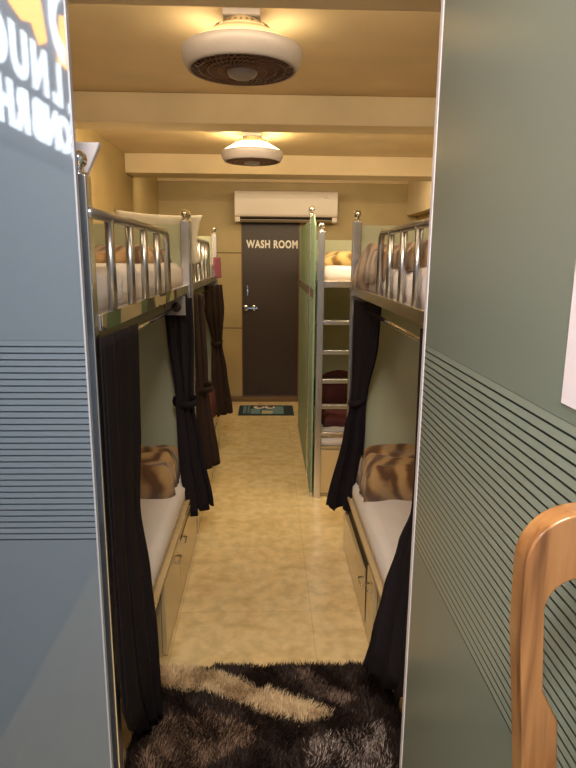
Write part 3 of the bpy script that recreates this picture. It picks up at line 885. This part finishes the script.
# ------------------------------------------------------------------ door mats
def mat_mesh(name, x0, x1, y0, y1, label, blocks, group):
    r = empty(name, ((x0+x1)/2, (y0+y1)/2, 0), label, 'door mat', group)
    mk('mat_base', bx(x0, x1, y0, y1, .0008, .010), mat('dark_teal_mat', (.022, .040, .050), .9, 0, .3, 80, bump=.4), r, bevel=.003)
    for i, (u0, u1, v0, v1, c) in enumerate(blocks):
        mk('mat_patch', bx(x0+(x1-x0)*u0, x0+(x1-x0)*u1, y0+(y1-y0)*v0, y0+(y1-y0)*v1, .0095, .0115), mat('mat_patch_%d' % i, c, .9, 0, .2, 90), r)
    return r
teal, pale, mid = (.16, .27, .31), (.48, .48, .34), (.12, .22, .26)
dm = mat_mesh('door_mat', -.31, .272, 6.02, 6.43, 'dark teal patterned door mat in front of the washroom step',
         [(.22, .40, .10, .60, teal), (.42, .62, .10, .42, pale), (.62, .82, .10, .85, teal), (.08, .14, .15, .9, mid), (.16, .20, .15, .9, mid), (.42, .62, .45, .56, mid)], 'door mats')
for u in (.365, .565):
    b = bmesh.new(); capped(b, [(.058, 0), (.058, .003)], -.31+.582*u, 6.33, .0098, 28)
    mk('mat_disc', b, M['letter'], dm)
    b = bmesh.new(); capped(b, [(.033, 0), (.033, .002)], -.31+.582*u+.008, 6.345, .0126, 24)
    mk('mat_disc', b, mat('dark_red_print', (.10, .03, .035), .9), dm)

# ------------------------------------------------------------------ shaggy rug
rug = empty('shaggy_rug', (.02, 1.8, 0), 'dark brown shaggy rug with a cream diagonal stripe at the entrance', 'rug')
RX0, RX1, RY0, RY1 = -.455, .47, 1.515, 2.10
mk('backing', bx(RX0, RX1, RY0, RY1, .0005, .008), mat('rug_backing', (.03, .018, .014), 1), rug)
def inpoly(x, y, poly):
    c = False; n = len(poly)
    for i in range(n):
        x1, y1 = poly[i]; x2, y2 = poly[(i+1) % n]
        if (y1 > y) != (y2 > y) and x < (x2-x1)*(y-y1)/(y2-y1)+x1: c = not c
    return c
CREAM = [(-.46, 2.16), (-.30, 2.12), (.03, 1.95), (.22, 1.855), (.225, 1.83), (.13, 1.79), (-.03, 1.855), (-.22, 1.95), (-.46, 2.0)]
TAUPE = [(.10, 2.06), (.16, 2.06), (.33, 1.90), (.27, 1.87), (.16, 1.93)]
LOWL = [(-.40, 1.80), (-.24, 1.86), (-.05, 1.78), (-.06, 1.70), (-.22, 1.60), (-.40, 1.50)]
LOWR = [(.14, 1.72), (.40, 1.80), (.40, 1.45), (.20, 1.45), (.12, 1.60)]
verts, faces, cols = [], [], []
rnd = random.Random(11)
def rugcol(x, y):
    x2 = x + rnd.gauss(0, .008); y2 = y + rnd.gauss(0, .008)
    k = rnd.random()
    if inpoly(x2, y2, CREAM): return (.78*(.75+.4*k), .60*(.75+.4*k), .37*(.75+.4*k))
    nz = noise2(x*16, y*14, 4)
    if inpoly(x2, y2, TAUPE): return (.28, .19, .15) if k > .35 else (.05, .03, .022)
    if inpoly(x2, y2, LOWL): return (.30, .19, .13) if k + .25*nz > .6 else (.045, .024, .016)
    if inpoly(x2, y2, LOWR): return (.50, .41, .37) if k + .25*nz > .68 else (.05, .03, .025)
    if y < 1.45 and nz > .2 and k > .5: return (.20, .13, .09)
    return (.05, .026, .018) if k > .6 else (.020, .011, .009)
NS = 62000
for i in range(NS):
    x = rnd.uniform(RX0, RX1)
    y = rnd.uniform(RY0, RY1)
    h = rnd.uniform(.022, .038)
    a = rnd.uniform(0, 2*PI); ln = rnd.uniform(.004, .022)
    # clumped lean
    la = noise2(x*14, y*12, 9)*3.2 + rnd.gauss(0, .6)
    lx, ly = math.cos(la)*ln, math.sin(la)*ln
    w = rnd.uniform(.0010, .0020)
    wx, wy = math.cos(a)*w, math.sin(a)*w
    c = rugcol(x, y)
    n = len(verts)
    verts += [(x-wx, y-wy, .006), (x+wx, y+wy, .006), (x-wx+lx*.4, y-wy+ly*.4, h*.6), (x+wx+lx*.4, y+wy+ly*.4, h*.6), (x+lx, y+ly, h)]
    faces += [(n, n+1, n+3, n+2), (n+2, n+3, n+4)]
    cols += [c]*5
o0 = rug.location
me = bpy.data.meshes.new('pile')
me.from_pydata([(v[0]-o0[0], v[1]-o0[1], v[2]-o0[2]) for v in verts], [], faces)
ca = me.color_attributes.new('strand', 'FLOAT_COLOR', 'POINT')
flat = []
for c in cols: flat += [c[0], c[1], c[2], 1]
ca.data.foreach_set('color', flat)
pm, nt, bs = newmat('shaggy_yarn')
at_ = nt.nodes.new('ShaderNodeVertexColor'); at_.layer_name = 'strand'
L(nt, at_.outputs[0], bs.inputs['Base Color']); bs.inputs['Roughness'].default_value = .6; bs.inputs['Sheen Weight'].default_value = 0
me.materials.append(pm)
po = bpy.data.objects.new('pile', me); COL.objects.link(po); po.parent = rug; po['kind'] = 'stuff'

# ------------------------------------------------------------------ notice on the open door
b = bmesh.new(); box(b, .3622, .3636, .590, .710, 1.428, 1.62)
tag(mk('paper_notice', b, M['paper']), 'white paper notice stuck on the open glass door', 'notice')

# ------------------------------------------------------------------ tall wooden chair
CY = .556
ch = empty('tall_chair', (.45, .36, 0), 'tall varnished wooden chair in front of the open glass door', 'chair')
def arcp(cx, cz, r, a0, a1, n=8):
    return [(cx + r*math.cos(math.radians(a0+(a1-a0)*i/n)), cz + r*math.sin(math.radians(a0+(a1-a0)*i/n))) for i in range(n+1)]
xl, xr, zt = .2575, .655, 1.360
mid_x = (xl+xr)/2
# back frame: outer outline and inner opening, joined as a band
half_out = [(.296, .70), (.286, .95), (.272, 1.10), (xl+.002, 1.22)] + arcp(xl+.058, zt-.062, .058, 180, 100, 8) + [(.36, zt+.004), (mid_x, zt+.010)]
half_in = [(.345, .70), (.320, 1.0), (.309, 1.120), (.289, 1.158)] + arcp(.282+.036, zt-.074-.036, .036, 180, 105, 8) + [(.36, zt-.071), (mid_x, zt-.068)]
b = bmesh.new()
def mir(p): return (2*mid_x-p[0], p[1])
outl = half_out + [mir(p) for p in half_out[-2::-1]]
inl = half_in + [mir(p) for p in half_in[-2::-1]]
ty = .030
F = [[b.verts.new((p[0], y, p[1])) for p in pl] for pl in (outl, inl) for y in (CY-ty/2, CY+ty/2)]
of, ob, inf, inb = F
n = len(outl)
for i in range(n-1):
    b.faces.new((of[i], of[i+1], inf[i+1], inf[i])); b.faces.new((ob[i], inb[i], inb[i+1], ob[i+1]))
    b.faces.new((of[i], ob[i], ob[i+1], of[i+1])); b.faces.new((inf[i], inf[i+1], inb[i+1], inb[i]))
for e in (0, n-1): b.faces.new((of[e], inf[e], inb[e], ob[e]))
bmesh.ops.recalc_face_normals(b, faces=b.faces)
mk('back_frame', b, M['wood'], ch, bevel=.009)
mk('back_slat', bx(mid_x-.05, mid_x+.05, CY-.010, CY+.010, .70, zt-.066), M['wood'], ch, bevel=.006)
mk('seat', bx(.262, .642, .16, CY+.02, .68, .718), M['wood'], ch, bevel=.012)
b = bmesh.new(); box(b, .280, .624, .185, CY, .62, .68); mk('apron', b, M['wood'], ch, bevel=.004)
for lx in (.288, .580):
    for ly in (.185, .515):
        mk('leg', bx(lx, lx+.036, ly, ly+.036, .001, .68), M['wood'], ch, bevel=.005)
b = bmesh.new()
for ly in (.195, .525): box(b, .32, .585, ly, ly+.018, .25, .285)
for lx in (.297, .589): box(b, lx, lx+.018, .215, .52, .32, .352)
mk('stretcher', b, M['wood'], ch, bevel=.004)

# ------------------------------------------------------------------ light
def area(name, loc, rot, size, sy, energy, col):
    ld = bpy.data.lights.new(name, 'AREA'); ld.shape = 'RECTANGLE'; ld.size = size; ld.size_y = sy
    ld.energy = energy; ld.color = col
    o = bpy.data.objects.new(name, ld); COL.objects.link(o); o.location = loc; o.rotation_euler = rot
    return o
area('reception_ceiling_light', (-.05, -.35, 2.96), (math.radians(14), 0, 0), .7, .4, 48, (1, .88, .72))
WARM = (1, .79, .50)
area('beam_fill_light', (.22, 1.812, 2.36), (math.radians(75), 0, 0), 2.4, .04, 6.5, WARM)  # unseen fill added to brighten the front of the next beam
# unseen warm fill lamps added behind the beams to brighten the room
area('beam_fill_light', (.22, 3.545, 2.36), (math.radians(36), 0, 0), 2.4, .05, 20, WARM)
area('beam_fill_light', (.22, 5.515, 2.36), (math.radians(40), 0, 0), 2.4, .05, 7, WARM)
w = bpy.data.worlds.new('world'); SC.world = w; w.use_nodes = True
bg = w.node_tree.nodes['Background']; bg.inputs[0].default_value = (.62, .76, 1, 1); bg.inputs[1].default_value = .28

# ------------------------------------------------------------------ camera
def cam_axes(p, y, r):
    fwd = Vector((math.sin(y)*math.cos(p), math.cos(y)*math.cos(p), -math.sin(p)))
    right = Vector((math.cos(y), -math.sin(y), 0)); up = right.cross(fwd)
    return right*math.cos(r)+up*math.sin(r), -right*math.sin(r)+up*math.cos(r), fwd
CAM_P, CAM_Y, CAM_R = 0.2069, 0.0342, math.radians(.5)
r_, u_, f_ = cam_axes(CAM_P, CAM_Y, CAM_R)
cd = bpy.data.cameras.new('camera'); co = bpy.data.objects.new('camera', cd); COL.objects.link(co)
co.matrix_world = Matrix(((r_.x, u_.x, -f_.x, 0), (r_.y, u_.y, -f_.y, 0), (r_.z, u_.z, -f_.z, 1.6), (0, 0, 0, 1)))
cd.sensor_fit = 'VERTICAL'; cd.sensor_height = 24; cd.lens = 24*600/768
cd.clip_start = .02
SC.camera = co

SC.view_settings.view_transform = 'Standard'
SC.view_settings.look = 'None'
SC.view_settings.gamma = 1
SC.view_settings.exposure = .88
SC.cycles.max_bounces = 12; SC.cycles.diffuse_bounces = 8; SC.cycles.glossy_bounces = 5
SC.cycles.transparent_max_bounces = 12
SC.cycles.use_denoising = True
SC.cycles.sample_clamp_indirect = 6
